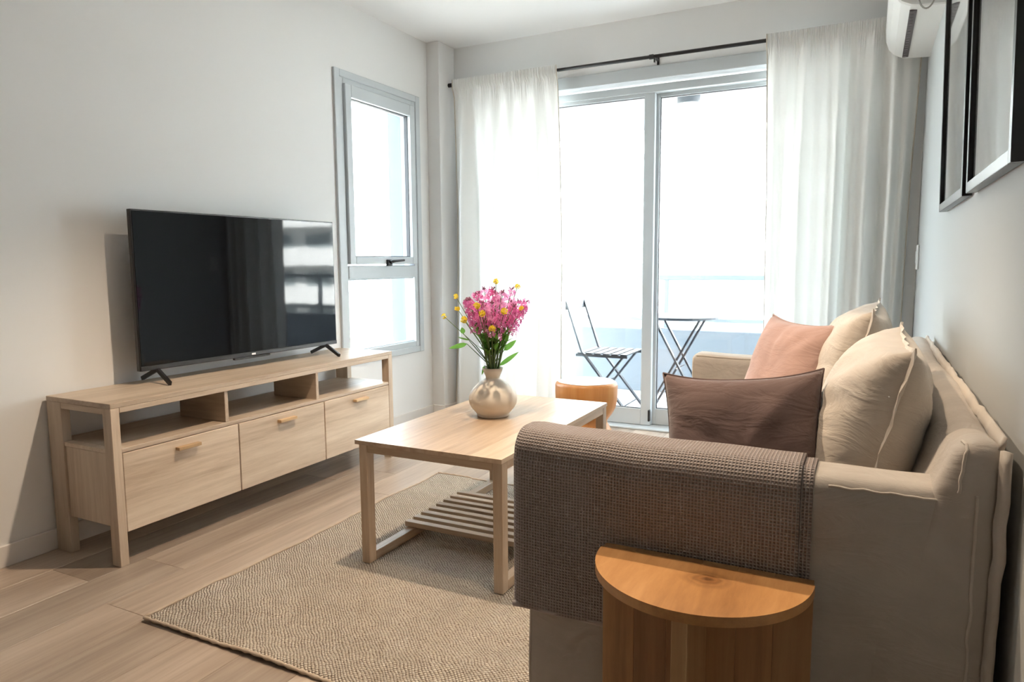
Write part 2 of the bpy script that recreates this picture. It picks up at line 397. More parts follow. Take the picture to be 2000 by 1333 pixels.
# folding bistro table
tb = thing('folding_table', 'round grey metal folding bistro table on the balcony', 'table', (-1.14, 4.80, 0))
bm = bmesh.new(); lathe(bm, [(.26, .682), (.268, .684), (.268, .697), (.26, .70)], 36); obj('table_top', bm, grey_metal, tb)
for s in (-.12, .12):
    obj('leg', bar(bmesh.new(), (-.155, s, .684), (.215, s, 0), .012, .030, (0, 1, 0)), grey_metal, tb)
    obj('leg', bar(bmesh.new(), (.155, s*.85, .684), (-.215, s*.85, 0), .012, .030, (0, 1, 0)), grey_metal, tb)
obj('stretcher', tube(bmesh.new(), [(0, -.12, .34), (0, .12, .34)], .005, 6), grey_metal, tb)
obj('stretcher', tube(bmesh.new(), [(-.17, -.12, .08), (-.17, .12, .08)], .005, 6), grey_metal, tb)

# ------------------------------------------------------------------ curtains and rod
RY, RZ = 4.19, 2.268
rod = thing('curtain_rod', 'thin black metal curtain rod across the balcony door', 'curtain rod', (0, RY, RZ))
obj('pole', tube(bmesh.new(), [(-2.575, 0, 0), (.205, 0, 0)], .0105, 12), black_metal, rod, True)
obj('end_cap', tube(bmesh.new(), [(-2.603, 0, 0), (-2.575, 0, 0)], .0135, 12), black_metal, rod)
obj('joint_ring', tube(bmesh.new(), [(-1.21, 0, 0), (-1.185, 0, 0)], .014, 12), black_metal, rod)
bk = bmesh.new(); bar(bk, (-1.178, 0, -.002), (-1.178, .08, -.005), .012, .014); bar(bk, (-1.178, .078, -.03), (-1.178, .078, .02), .014, .004, (0, 1, 0)); bar(bk, (-1.178, -.002, -.035), (-1.178, -.002, .002), .008, .012, (0, 1, 0)); obj('bracket', bk, black_metal, rod)
def curtain(name, label, xa, xb, edge_a, edge_b, folds, seed, zb=.015):
    rnd = random.Random(seed)
    ph = [rnd.uniform(0, 6.28) for _ in range(8)]
    def f(u, v):                      # v 0 top .. 1 bottom
        z = (RZ+.028) + (zb-(RZ+.028))*v
        g = max(0, min(1, (v-.02)*3)); x = (xa+edge_a(v)) + ((xb+edge_b(v))-(xa+edge_a(v)))*u
        x += .012*math.sin(folds*2*math.pi*u*.5+ph[4]+1.2*v)*g
        amp = (.012+.042*g)
        y = amp*(math.sin(folds*2*math.pi*u+ph[0]+.7*math.sin(2.2*v+ph[1]))*.7+.5*math.sin(folds*1.73*2*math.pi*u+ph[2]+.5*v)) + .008*math.sin(31*u+ph[3])*(g+.2)
        fine = math.exp(-(v/.05)**2)
        y += fine*.006*math.sin(420*u*(xb-xa)+3*math.sin(60*u)) + .012*fine*0
        if v < .032: y = -.019 + .0045*math.sin(430*u*(xb-xa)+2.5*math.sin(70*u)) + .0025*math.sin(910*u*(xb-xa)+ph[5])
        return Vector((x, RY-.002+y, z))
    t = thing(name, label, 'curtain', (0, 0, 0), group='sheer curtains at the balcony door')
    obj('panel', grid(int(520*(xb-xa)), 90, f), sheer, t, True)
    def hem(u, v): p = f(u, 1-.035*v); p.y -= .002; return p
    obj('hem', grid(int(200*(xb-xa)), 2, hem), sheer, t, True)
    def side(u_):
        return [f(u_, k/40)+Vector((0, -.003, 0)) for k in range(41)]
    obj('side_hem', tube(bmesh.new(), side(0.0), .0035, 5), cloth('curtain_hem_%d' % seed, (.62, .56, .48)) , t, True)
    obj('side_hem', tube(bmesh.new(), side(1.0), .0035, 5), bpy.data.materials['curtain_hem_%d' % seed], t, True)
    pk = bmesh.new(); n_ = int(230*(xb-xa)); rnd2 = random.Random(seed+5)
    tube(pk, [(xa+(xb-xa)*i/n_, RY, RZ) for i in range(n_+1)], [.0165+.003*math.sin(i*1.9+2*math.sin(i*.37))+.0015*rnd2.random() for i in range(n_+1)], 10)
    obj('rod_pocket', pk, sheer, t, True)
curtain('curtain', 'white sheer curtain panel on the vase side of the balcony door', -2.56, -1.80,
        lambda v: -.03*v + .02*math.sin(3*v), lambda v: .055*math.sin(min(1, v*1.5)*1.9)*.9 + .0*v, 4.3, 11)
curtain('curtain', 'white sheer curtain panel beside the sofa wall and air conditioner', -.552, .195,
        lambda v: .02*v, lambda v: -.02*math.sin(2*v), 5.1, 4)

# ------------------------------------------------------------------ TV console
c = thing('tv_console', 'light oak media console with three flap drawers and open shelf', 'console', (-2.51, 2.29, 0))
CX, CY = -2.51, 2.29
def cb(name, x0, x1, y0, y1, z0, z1, ax, parent=c, bev=.0015, m=None):
    return obj(name, B(x0-CX, x1-CX, y0-CY, y1-CY, z0, z1, bev=bev), m or oak[ax], parent)
xf, xb_ = -2.315, -2.688; y0, y1 = 1.484, 3.094
cb('top', xb_, xf, y0, y1, .571, .589, 1)
cb('front_rail', xf-.022, xf, y0+.034, y1-.034, .552, .5705, 1); cb('back_rail', xb_, xb_+.022, y0+.034, y1-.034, .540, .5705, 1)
for ya, yb in ((y0, y0+.033), (y1-.034, y1)):
    cb('leg', xf-.046, xf, ya, yb, 0, .5705, 2); cb('leg', xb_, xb_+.085, ya, yb, 0, .5705, 2)
    cb('side_rail', xb_+.085, xf-.046, ya+.001, yb-.001, .548, .5705, 0)
    cb('side_panel', xb_+.085, xf-.046, ya+.008, yb-.008, .140, .4065, 2)
cb('shelf', xb_+.01, xf-.003, y0+.034, y1-.034, .4075, .423, 1)
for ya, yb in ((y0+.004, y0+.0335), (y1-.0335, y1-.004)): cb('shelf_end', xb_+.085, xf-.046, ya, yb, .4075, .423, 1)
for yd in (1.972, 2.503): cb('divider', xb_+.09, xf-.008, yd, yd+.018, .4235, .5515, 0)
cb('cabinet_body', xb_+.012, xf-.022, y0+.036, y1-.036, .124, .407, 1)
for ya, yb in ((1.519, 2.0285), (2.033, 2.546), (2.551, 3.0585)):
    d = cb('drawer_front', xf-.0215, xf-.001, ya, yb, .119, .405, 1, bev=.002)
    ym = (ya+yb)/2+.005
    hd = obj('handle', B(xf-.001-CX, xf+.022-CX, ym-.05-CY, ym+.05-CY, .366, .378, bev=.001), wood('handle_oak' , ((.40, .25, .12), (.55, .37, .20), (.64, .46, .28)), 1, .45) if 'handle_oak' not in bpy.data.materials else bpy.data.materials['handle_oak'], d)
# ------------------------------------------------------------------ television
TX, TY0, TY1, TZ0, TZ1 = -2.55, 1.785, 2.893, .6425, 1.2855
tv = thing('television', 'large flat black television standing on the oak console', 'television', (-2.56, 2.344, .589), (0, 0, math.radians(-2.5)))
def tvb(name, x0, x1, ya, yb, z0, z1, m, parent=tv, bev=.002): return obj(name, B(x0+2.56, x1+2.56, ya-2.344, yb-2.344, z0-.589, z1-.589, bev=bev), m, parent)
tvb('bezel', TX-.022, TX, TY0, TY1, TZ0, TZ1, tv_plastic)
tvb('back_cover', TX-.06, TX-.0225, TY0+.12, TY1-.12, TZ0+.03, TZ1-.25, tv_plastic, bev=.01)
scr = mat('tv_screen', (.003, .0035, .0045), .035, spec=.25); v_ = coords(scr, (1, 1, 1), False); bump(scr, noise_tex(scr, v_, 5, 2), .05, .004)
tvb('screen', TX+.0002, TX+.0022, TY0+.006, TY1-.006, TZ0+.020, TZ1-.006, scr, bev=.0008)
ch_ = tvb('chin', TX+.0003, TX+.004, TY0+.002, TY1-.002, TZ0, TZ0+.019, mat('tv_chin', (.02, .02, .022), .35))
obj('badge', B(TX+.0043+2.56, TX+.005+2.56, 2.33-2.344, 2.352-2.344, TZ0+.005-.589, TZ0+.013-.589, bev=0), mat('badge_white', (.8, .8, .8), .4), ch_)
tvb('sensor_bar', TX-.012, TX+.003, 2.235, 2.44, TZ0-.010, TZ0, tv_plastic)
for yf in (1.862, 2.815):
    bm = bmesh.new(); o_ = Vector((2.56, -2.344, -.589))
    ap = Vector((TX-.005, yf, TZ0))+o_
    bar(bm, ap, Vector((-2.432, yf-.03, .5975))+o_, .016, .011, (0, 1, 0)); bar(bm, ap, Vector((-2.66, yf+.0, .5975))+o_, .016, .011, (0, 1, 0))
    obj('foot', bm, black_metal, tv)

# ------------------------------------------------------------------ rug
def rug_mat():
    m = mat('jute_weave', (.5, .4, .3), .95, spec=.1); p = m.node_tree.nodes['Principled BSDF']
    v = coords(m, (1, 1, 1), False)
    sep = N(m, 'ShaderNodeSeparateXYZ'); nd = N(m, 'ShaderNodeTexNoise'); nd.inputs['Scale'].default_value = 14; L(m, v, nd.inputs['Vector'])
    vm = N(m, 'ShaderNodeVectorMath', operation='MULTIPLY_ADD'); L(m, nd.outputs['Color'], vm.inputs[0]); vm.inputs[1].default_value = (.022, .022, 0); L(m, v, vm.inputs[2]); L(m, vm.outputs[0], sep.inputs[0])
    wv = []
    for a_, b_ in ((1, .55), (1, -.55)):
        m1 = N(m, 'ShaderNodeMath', operation='MULTIPLY'); L(m, sep.outputs[1], m1.inputs[0]); m1.inputs[1].default_value = b_*2
        m2 = N(m, 'ShaderNodeMath', operation='ADD'); L(m, sep.outputs[0], m2.inputs[0]); L(m, m1.outputs[0], m2.inputs[1])
        m3 = N(m, 'ShaderNodeMath', operation='MULTIPLY'); L(m, m2.outputs[0], m3.inputs[0]); m3.inputs[1].default_value = math.pi/.0125
        m4 = N(m, 'ShaderNodeMath', operation='SINE'); L(m, m3.outputs[0], m4.inputs[0]); m5 = N(m, 'ShaderNodeMath', operation='ABSOLUTE'); L(m, m4.outputs[0], m5.inputs[0]); wv.append(m5.outputs[0])
    mn = N(m, 'ShaderNodeMath', operation='MULTIPLY'); L(m, wv[0], mn.inputs[0]); L(m, wv[1], mn.inputs[1])
    n1 = noise_tex(m, v, 160, 3, .7); n2 = noise_tex(m, v, 3.5, 3)
    ad = N(m, 'ShaderNodeMath', operation='MULTIPLY_ADD'); L(m, n1, ad.inputs[0]); ad.inputs[1].default_value = 1.1; L(m, mn.outputs[0], ad.inputs[2])
    c1 = ramp(m, ad.outputs[0], [(.44, (.15, .10, .065)), (.68, (.51, .415, .325)), (.95, (.80, .715, .61))])
    hs = N(m, 'ShaderNodeHueSaturation'); L(m, c1, hs.inputs['Color']); mr = N(m, 'ShaderNodeMapRange'); mr.inputs['To Min'].default_value = .82; mr.inputs['To Max'].default_value = 1.18
    L(m, n2, mr.inputs[0]); L(m, mr.outputs[0], hs.inputs['Value']); L(m, hs.outputs[0], p.inputs['Base Color'])
    bump(m, ad.outputs[0], 1.0, .007); return m
jute = rug_mat()
RX0, RX1, RY0, RY1 = -1.90, -.48, 1.278, 2.895
rug = thing('area_rug', 'woven natural jute rug lying under the coffee table', 'rug', (RX0, RY0, 0))
RUFF = random.Random(2)
def rip(x, y):
    a = .5+.5*math.sin(9*x+2.1*math.sin(3*y+.4)+14*y*.35); ed = max(0, 1-abs(y-RY0)/.75)
    left = max(0, 1-(x-RX0)/.5)
    z = .020*max(0, noise.noise(Vector((x*1.8+y*1.2, y*8.0-x*2.0, .3))))*ed + .020*left*max(0, noise.noise(Vector((x*1.5, y*5.5, 2.3))))
    if x > -.7: return 0
    if -1.7 < x < -.9 and y > 1.82: z *= .3
    return z
def rugf(u, v):
    x = RX0+(RX1-RX0)*u; y = RY0+(RY1-RY0)*v
    ex = .012*noise.noise(Vector((y*6, 0, 1)))*(1-u)**6 ; ey = .010*noise.noise(Vector((x*4, 5, 1)))*(1-v)**6
    edge = min(1, min(u*(RX1-RX0), v*(RY1-RY0), (1-u)*(RX1-RX0), (1-v)*(RY1-RY0))/.02)
    return Vector((x+ex-RX0, y+ey-RY0, .002+.007*edge**.5 + rip(x, y)))
obj('weave', grid(150, 150, rugf), jute, rug, True)
bind = cloth('rug_binding', (.52, .42, .32), scale=300, bstr=.5)
def edge_pts(fixed, val):
    out = []
    for k in range(91):
        p = rugf(k/90, val) if fixed == 'v' else rugf(val, k/90)
        p.z += .004; out.append(p)
    return out
for fx, vv in (('v', 0), ('v', 1), ('u', 0), ('u', 1)):
    pts = edge_pts(fx, vv); obj('binding', tube(bmesh.new(), pts, [.005+.0018*math.sin(i*2.4) for i in range(len(pts))], 6), bind, rug, True)

# ------------------------------------------------------------------ coffee table
TXc, TYc = -1.28, 2.368
ct = thing('coffee_table', 'light wooden coffee table with sled legs and slatted lower shelf', 'table', (TXc, TYc, .012))
def tbx(name, x0, x1, ya, yb, z0, z1, ax, bev=.0015): return obj(name, B(x0-TXc, x1-TXc, ya-TYc, yb-TYc, z0-.012, z1-.012, bev=bev), ctw[ax], ct)
CT = ((.30, .20, .12), (.49, .36, .245), (.63, .50, .37))
ctw = [wood('table_wood_%s' % 'xyz'[i], CT, i, .33 if i == 1 else .42, knots=False) for i in range(3)]
# top of glued staves
nst = 5; xa_, xb2 = -1.571, -.992
for k in range(nst):
    a_, b2 = xa_+(xb2-xa_)*k/nst, xa_+(xb2-xa_)*(k+1)/nst
    tbx('top_stave', a_, b2-.0003, 1.872, 2.862, .441, .456, 1, bev=.0004)
for xa2, xb3 in ((-1.558, -1.524), (-1.028, -.994)):
    for ya, yb in ((1.878, 1.916), (2.816, 2.856)): tbx('leg', xa2, xb3, ya, yb, .012, .4405, 2)
    tbx('floor_rail', xa2, xb3, 1.9165, 2.8155, .012, .046, 1); tbx('side_rail', xa2+.001, xb3-.001, 1.9165, 2.8155, .413, .4405, 1)
for ya, yb in ((1.880, 1.912), (2.820, 2.853)): tbx('end_rail', -1.5235, -1.0285, ya, yb, .413, .4405, 0)
for k in range(8):
    y = 2.170+k*.0553; tbx('slat', -1.572, -.99, y-.015, y+.015, .0465, .066, 0)

# ------------------------------------------------------------------ vase and flowers
VX, VY, VZ = -1.32, 2.422, .456
prof = [(.055, 0), (.064, .001), (.067, .006), (.065, .011), (.070, .017), (.085, .034), (.094, .050), (.0975, .066), (.096, .080), (.090, .096), (.079, .112), (.064, .127), (.050, .138), (.038, .146), (.0305, .151), (.028, .155), (.030, .163), (.036, .178), (.0425, .194), (.041, .195), (.034, .178), (.027, .165), (.024, .156), (.03, .14), (.05, .12), (.02, .02)]
va = obj('vase', lathe(bmesh.new(), prof, 48), ceramic, None, True, loc=(VX, VY, VZ))
tag(va, 'round beige ceramic vase with flared neck on the coffee table', 'vase')
stem_m = mat('flower_stem', (.10, .17, .055), .6); leaf_m = None
def petal(name, col):
    m = bpy.data.materials.new(name); m.use_nodes = True; nt = m.node_tree; nt.nodes.remove(nt.nodes['Principled BSDF'])
    d = N(m, 'ShaderNodeBsdfDiffuse'); t = N(m, 'ShaderNodeBsdfTranslucent'); x = N(m, 'ShaderNodeMixShader'); x.inputs[0].default_value = .45
    d.inputs[0].default_value = (*col, 1); t.inputs[0].default_value = (*col, 1)
    L(m, d.outputs[0], x.inputs[1]); L(m, t.outputs[0], x.inputs[2]); L(m, x.outputs[0], nt.nodes['Material Output'].inputs[0]); return m
pet_m = []
for i, cc in enumerate(((.80, .27, .56), (.88, .45, .72), (.74, .18, .42))):
    pet_m.append(petal('pink_petal_%d' % i, cc))
yel_m = petal('yellow_petal', (.85, .70, .10)); bud_m = mat('bud', (.28, .09, .16), .7)
def leaf(bm, base, tip, wid, up=(0, 0, 1), bend=.1):
    base, tip = Vector(base), Vector(tip); d = tip-base; s = d.cross(Vector(up)).normalized(); n_ = s.cross(d).normalized(); K = 6; prev = None
    for k in range(K+1):
        t = k/K; wv = wid*math.sin(math.pi*min(1, .08+t*.92))**.7*(1-.25*t) if 0 < k < K else wid*.08
        p = base+d*t+n_*bend*d.length*math.sin(math.pi*t)
        ring = [bm.verts.new(p-s*wv), bm.verts.new(p+n_*-wv*.25), bm.verts.new(p+s*wv)]
        if prev:
            for j in range(2): bm.faces.new((prev[j], prev[j+1], ring[j+1], ring[j]))
        prev = ring
def floret(bm, c_, n_, r, rnd, k=4):
    a_ = n_.orthogonal().normalized(); b_ = n_.cross(a_); ph = rnd.uniform(0, 6.28)
    for i in range(k):
        an = ph+2*math.pi*i/k; d = a_*math.cos(an)+b_*math.sin(an); s = n_.cross(d)
        p0 = c_; p1 = c_+d*r*.65+s*r*.42+n_*r*.25; p2 = c_+d*r*1.0+n_*r*rnd.uniform(-.05, .3); p3 = c_+d*r*.65-s*r*.42+n_*r*.25
        bm.faces.new([bm.verts.new(p) for p in (p0, p3, p2, p1)])
leaf_m = petal('flower_leaf', (.16, .36, .07))
frnd = random.Random(21)
MOUTH = Vector((VX, VY, VZ+.192))
CR = Vector((math.cos(YAW), math.sin(YAW), 0)); CF = Vector((-math.sin(YAW), math.cos(YAW), 0))   # bouquet axes: across, and in depth
tips = []
for k in range(26):
    while True:
        a_, d_ = frnd.uniform(-1, 1), frnd.uniform(-1, 1)
        if a_*a_+d_*d_ < 1 and all((a_-q[0])**2+(d_-q[1])**2 > .075 for q in tips): break
        if frnd.random() < .004: break
    tips.append((a_, d_))
for k, (a_, d_) in enumerate(tips):
    hgt = .30 + .035*frnd.uniform(-1, 1) - .05*(a_*a_+d_*d_)
    top = MOUTH + CR*(a_*.142+.004) + CF*d_*.11 + Vector((0, 0, hgt))
    root = MOUTH + CR*(a_*.014) + CF*d_*.014 + Vector((0, 0, -.05))
    midp = MOUTH + CR*(a_*.045) + CF*d_*.04 + Vector((0, 0, .075))
    pts = [root, midp.lerp(root, .45), midp, midp.lerp(top, .5)+Vector((0, 0, .02)), top]
    side = 'left' if a_ < 0 else 'right'
    t = thing('pink_flower', 'stem of small magenta pink blossoms in the beige vase', 'flower', root, group='pink flower stems in the vase')
    loc = [p-root for p in pts]
    obj('stem', tube(bmesh.new(), loc, [.0028, .0026, .0024, .002, .001], 6), stem_m, t, True)
    bm = bmesh.new(); upv = (loc[4]-loc[2]).normalized(); nb = frnd.randint(46, 56)
    for i in range(nb):
        s = frnd.random()**.85; q0 = .30+.70*s; p = loc[2].lerp(loc[4], q0); p = p + (loc[3]-loc[2].lerp(loc[4], .5))*math.sin(math.pi*q0)*.8
        an = frnd.uniform(0, 6.28); o1 = upv.orthogonal().normalized(); o2 = upv.cross(o1)
        out = (o1*math.cos(an)+o2*math.sin(an)); rad = .006+.024*(1-s)**.6*frnd.uniform(.5, 1)+.004
        floret(bm, p+out*rad+upv*frnd.uniform(-.004, .008), (out+upv*.4+Vector((frnd.gauss(0, .3), frnd.gauss(0, .3), 0))).normalized(), frnd.uniform(.006, .0105), frnd)
    tag(obj('blossoms', bm, pet_m[k % 3], t), kind='stuff')
    bm = bmesh.new()
    for i in range(7):
        an = frnd.uniform(0, 6.28); q = loc[4]+Vector((math.cos(an)*.010, math.sin(an)*.010, frnd.uniform(.0, .014)))
        tube(bm, [loc[4], q], [.0008, .0022], 5)
    tag(obj('buds', bm, bud_m, t), kind='stuff')
    for i in range(4):
        bm = bmesh.new(); bs = loc[2].lerp(loc[4], -.12+.15*i+frnd.uniform(-.02, .05)); an = frnd.uniform(0, 6.28)
        leaf(bm, bs, bs+Vector((math.cos(an)*.045, math.sin(an)*.045, .035)), .009); obj('leaf', bm, leaf_m, t, True)
# yellow sprigs and the broad leaves, placed by where they show in the bouquet
def W(px, py, off=0.0):
    d = fw + rr*((px-1000)/FPX) - uu*((py-666.5)/FPX); o = Vector((0, 0, CAMZ)); n_ = CF
    return o + d*((MOUTH+CF*off-o).dot(n_)/d.dot(n_))
ylab = {(867, 618): 'small yellow flower on a long bare stem, farthest out over the large drooping leaf', (890, 579): 'small yellow flower standing free at the upper edge of the bouquet beside the side window', (893, 603): 'tiny yellow flower just under another at the bouquet edge', (969, 550): 'yellow flower at the very top of the bouquet', (1011, 560): 'small pale yellow flower below the tallest pink tip', (1019, 603): 'paired yellow buds at the bouquet edge facing the door', (931, 598): 'bright orange yellow flower in the upper middle of the bouquet', (941, 613): 'dull yellow flower half hidden among pink blossoms', (906, 625): 'large yellow flower low on the window side of the bouquet', (985, 608): 'bright yellow flower in the bouquet half facing the sofa', (961, 643): 'faded yellow flower low in the middle of the bouquet'}
for i, ((px, py), lab) in enumerate(ylab.items()):
    inner = px in (931, 941, 906, 985, 961)
    tip = W(px, py, -.125 if inner else (-.02 if i % 2 else .03)); root = MOUTH+Vector((frnd.uniform(-.015, .015), frnd.uniform(-.015, .015), -.05))
    m1 = MOUTH + (tip-MOUTH)*Vector((1, 1, 1)).x*.35 + Vector((0, 0, .02)); 
    t = thing('yellow_flower', lab, 'flower', root, group='yellow flowers in the vase')
    mm = MOUTH+(m1-MOUTH)*.15
    obj('stem', tube(bmesh.new(), [Vector((0, 0, 0)), mm-root, m1-root, tip-root], [.0022, .002, .0017, .0012], 6), stem_m, t, True)
    bm = bmesh.new(); ax_ = Vector((0, -.6, .8))
    R_ = .0105 if inner else .0085
    for q in range(9 if inner else 7):
        d = Vector((frnd.gauss(0, 1), frnd.gauss(0, 1), frnd.gauss(0, 1))).normalized(); floret(bm, tip-root+d*R_*.7, d, R_*1.1, frnd, 4)
    tag(obj('blossom', bm, yel_m, t), kind='stuff')
for base_px, tip_px, wd, lab in (((912, 672), (877, 681), .011, 'broad bright green leaf drooping toward the side window'), ((975, 715), (1013, 688), .010, 'broad green leaf reaching out toward the log stool'), ((984, 685), (1008, 665), .012, 'wide dark green leaf under the pink blossoms facing the door'), ((916, 665), (894, 659), .004, 'narrow curled leaf above the broad drooping leaf'), ((905, 652), (902, 640), .011, 'short rounded green leaf hugging a bare stem'), ((946, 715), (941, 733), .005, 'small leaf hanging down over the vase rim')):
    b_, t_ = W(*base_px), W(*tip_px); root = MOUTH+Vector((0, 0, -.04))
    t = thing('leaf_sprig', lab, 'leaf', root, group='leaf sprigs in the vase')
    obj('stem', tube(bmesh.new(), [Vector((0, 0, 0)), (MOUTH-root)+(b_-MOUTH)*.25, b_-root], [.002, .002, .0014], 6), stem_m, t, True)
    bm = bmesh.new(); leaf(bm, b_-root, t_-root, wd, up=tuple(fw)); obj('leaf_blade', bm, leaf_m, t, True)

# ------------------------------------------------------------------ log stool
st = thing('log_stool', 'hourglass wooden log stool between coffee table and balcony door', 'stool', (-1.35, 3.55, 0))
pr_ = [(.135, 0), (.147, .01), (.152, .05), (.150, .10), (.136, .15), (.116, .185), (.110, .20), (.114, .215), (.136, .245), (.155, .28), (.163, .32), (.165, .36), (.165, .40), (.160, .414), (.15, .419)]
wob = lambda a, z: 1+.03*math.sin(2*a+.6)+.018*math.sin(5*a+2)
obj('log_body', lathe(bmesh.new(), pr_, 48, wob), stool_side, st, True)
obj('top_face', lathe(bmesh.new(), [(.149, .4185), (.151, .4195), (.147, .4215)], 48, wob), wood('log_endgrain', ((.50, .36, .25), (.66, .52, .40), (.74, .62, .5)), 0, .3, stretch=.6), st)

# ------------------------------------------------------------------ sofa
SX0, SX1, SY0, SY1 = -.62, .197, 1.272, 2.93
sf = thing('sofa', 'beige linen slipcovered two seat sofa along the grey wall', 'sofa', (-.2, 2.1, 0))
SO = Vector((-.2, 2.1, 0))
def sp(name, bm, m, parent=sf):
    bmesh.ops.translate(bm, verts=bm.verts[:], vec=-SO); return obj(name, bm, m, parent, True)
def sag(p, n_):
    p.z -= .006*math.sin(max(0, min(1, (p.x-SX0)/.75))*math.pi) if p.z > .6 else 0
    return p
arm1 = sp('arm', rbox(SX0, .135, SY0, SY0+.125, .014, .70, .028, .035, .006, 5, sag, 1), linen)
arm2 = sp('arm', rbox(SX0, .135, SY1-.13, SY1, .014, .70, .028, .035, .006, 5, sag, 2), linen)
def lean(p, n_):
    f_ = max(0, min(1, (.17-p.x)/.03))
    p.x -= f_*.36*max(0, min(.35, .785-p.z))
    if p.z > .7: p.z += .006*math.sin(p.y*7.3)
    return p
back = sp('backrest', rbox(.138, SX1+.004, SY0-.01, SY1+.005, .014, .785, .03, .04, .006, 4, lean, 3), linen)
sp('seat_base', rbox(SX0+.005, .13, SY0+.12, SY1-.125, .014, .33, .02, .06, .003, 4, None, 4), linen)
for k, (ya, yb) in enumerate(((SY0+.13, 2.10), (2.102, SY1-.135))):
    sp('seat_cushion', rbox(SX0+.0, .12, ya, yb, .325, .455, .045, .04, .008, 4, None, 5+k), linen_cush)
from mathutils.bvhtree import BVHTree
def seam(pts, on, r=.0025):
    me = on.data; tree = BVHTree.FromPolygons([v.co.copy() for v in me.vertices], [tuple(p.vertices) for p in me.polygons])
    out = []
    for p in pts:
        c_, n_, _, _ = tree.find_nearest(Vector(p)-SO); out.append(c_+n_*r*.2)
    return obj('seam', tube(bmesh.new(), out, r, 6), linen_seam, sf, True)
def wav(a, b, n_=24, amp=.003, sd=0):
    a, b = Vector(a), Vector(b); return [a.lerp(b, i/n_)+Vector((noise.noise(Vector((i*.4, sd, 0))), noise.noise(Vector((i*.4, sd, 5))), noise.noise(Vector((i*.4, sd, 9)))))*amp for i in range(n_+1)]
def ribbon(pts, wdir, wid, th=.004):
    """flat stitched fabric flange"""
    bm = bmesh.new(); wv = Vector(wdir).normalized()*wid; n_ = None; prev = None
    for i, p in enumerate(pts):
        p = Vector(p); d = (Vector(pts[min(i+1, len(pts)-1)])-Vector(pts[max(0, i-1)])).normalized(); n_ = d.cross(wv).normalized()*th
        q = wv*(1+.15*noise.noise(p*9)); ring = [bm.verts.new(a) for a in (p-n_, p+q-n_*.6, p+q+n_*.6, p+n_)]
        if prev:
            for j in range(4): bm.faces.new((prev[j], prev[(j+1) % 4], ring[(j+1) % 4], ring[j]))
        else: bm.faces.new(ring[::-1])
        prev = ring
    bm.faces.new(prev); return bm
sp('seam_flange', ribbon(wav((SX1-.004, SY0-.002, .774), (SX1-.004, SY1, .774), 60, .005, 1), (.3, 0, 1), .020), linen_seam)
sp('seam_flange', ribbon(wav((SX1-.012, SY0-.008, .02), (SX1-.003, SY0-.008, .775), 40, .004, 2), (.6, -1, 0), .018), linen_seam)
seam(wav((.140, SY0-.012, .70), (.145, SY0-.012, .775), 12, .002, 1)+wav((.14, SY0+.0, .79), (.135, SY0+.03, .79), 6, .001), back)
seam(wav((.165, SY0-.02, .70), (.168, SY0-.02, .02), 40, .004, 7), back)
seam(wav((-.045, SY0-.01, .688), (.13, SY0-.01, .688), 20, .003, 6), arm1)
seam(wav((SX0, SY0-.01, .69), (SX0-.0, SY0-.01, .02), 30, .002, 3), arm1)
seam(wav((SX0+.012, SY1-.14, .71), (.1, SY1-.14, .71), 30, .002, 4), arm2, .004); seam(wav((SX0-.01, SY1-.14, .1), (SX0-.01, SY1-.14, .69), 24, .002, 5), arm2, .004)

def cushion_bm(w_, h_, t_, nu=34, ear=.10, seed=0, wr=.010, puff=.5, flat=1.0):
    """pillow in its local xz plane (thickness along y), pinched corners"""
    bm = bmesh.new(); vs = {}
    for sgn in (-1, 1):
        for i in range(nu+1):
            for j in range(nu+1):
                u, v = -1+2*i/nu, -1+2*j/nu
                if sgn == 1 and (i in (0, nu) or j in (0, nu)): vs[(1, i, j)] = vs[(-1, i, j)]; continue
                pin = 1-ear*(1-abs(v)**2.5) * (abs(u)**3) ; pin2 = 1-ear*(1-abs(u)**2.5)*(abs(v)**3)
                x = u*w_/2*pin; z = v*h_/2*pin2
                th = t_/2*((1-abs(u)**2.6)*(1-abs(v)**2.6))**puff
                rad = math.atan2(v, u); edge = max(abs(u), abs(v))
                wk = wr*noise.noise(Vector((math.cos(rad)*4, math.sin(rad)*4, seed+edge*1.3)))*edge*(1-edge**6) + wr*.5*noise.noise(Vector((u*3, v*3, seed+8)))*(1-edge**6)
                vs[(sgn, i, j)] = bm.verts.new((x, sgn*(th+wk)*(1 if sgn > 0 else flat), z))
    for sgn in (-1, 1):
        for i in range(nu):
            for j in range(nu):
                q = [vs[(sgn, i, j)], vs[(sgn, i+1, j)], vs[(sgn, i+1, j+1)], vs[(sgn, i, j+1)]]
                if sgn == 1: q.reverse()
                bm.faces.new(q)
    return bm
def edge_loop(w_, h_, ear):
    pts = []
    def P(u, v):
        return Vector((u*w_/2*(1-ear*(1-abs(v)**2.5)*abs(u)**3), 0, v*h_/2*(1-ear*(1-abs(u)**2.5)*abs(v)**3)))
    for i in range(17): pts.append(P(-1+2*i/16, 1))
    for i in range(17): pts.append(P(1, 1-2*i/16))
    for i in range(17): pts.append(P(1-2*i/16, -1))
    for i in range(17): pts.append(P(-1, -1+2*i/16))
    return pts
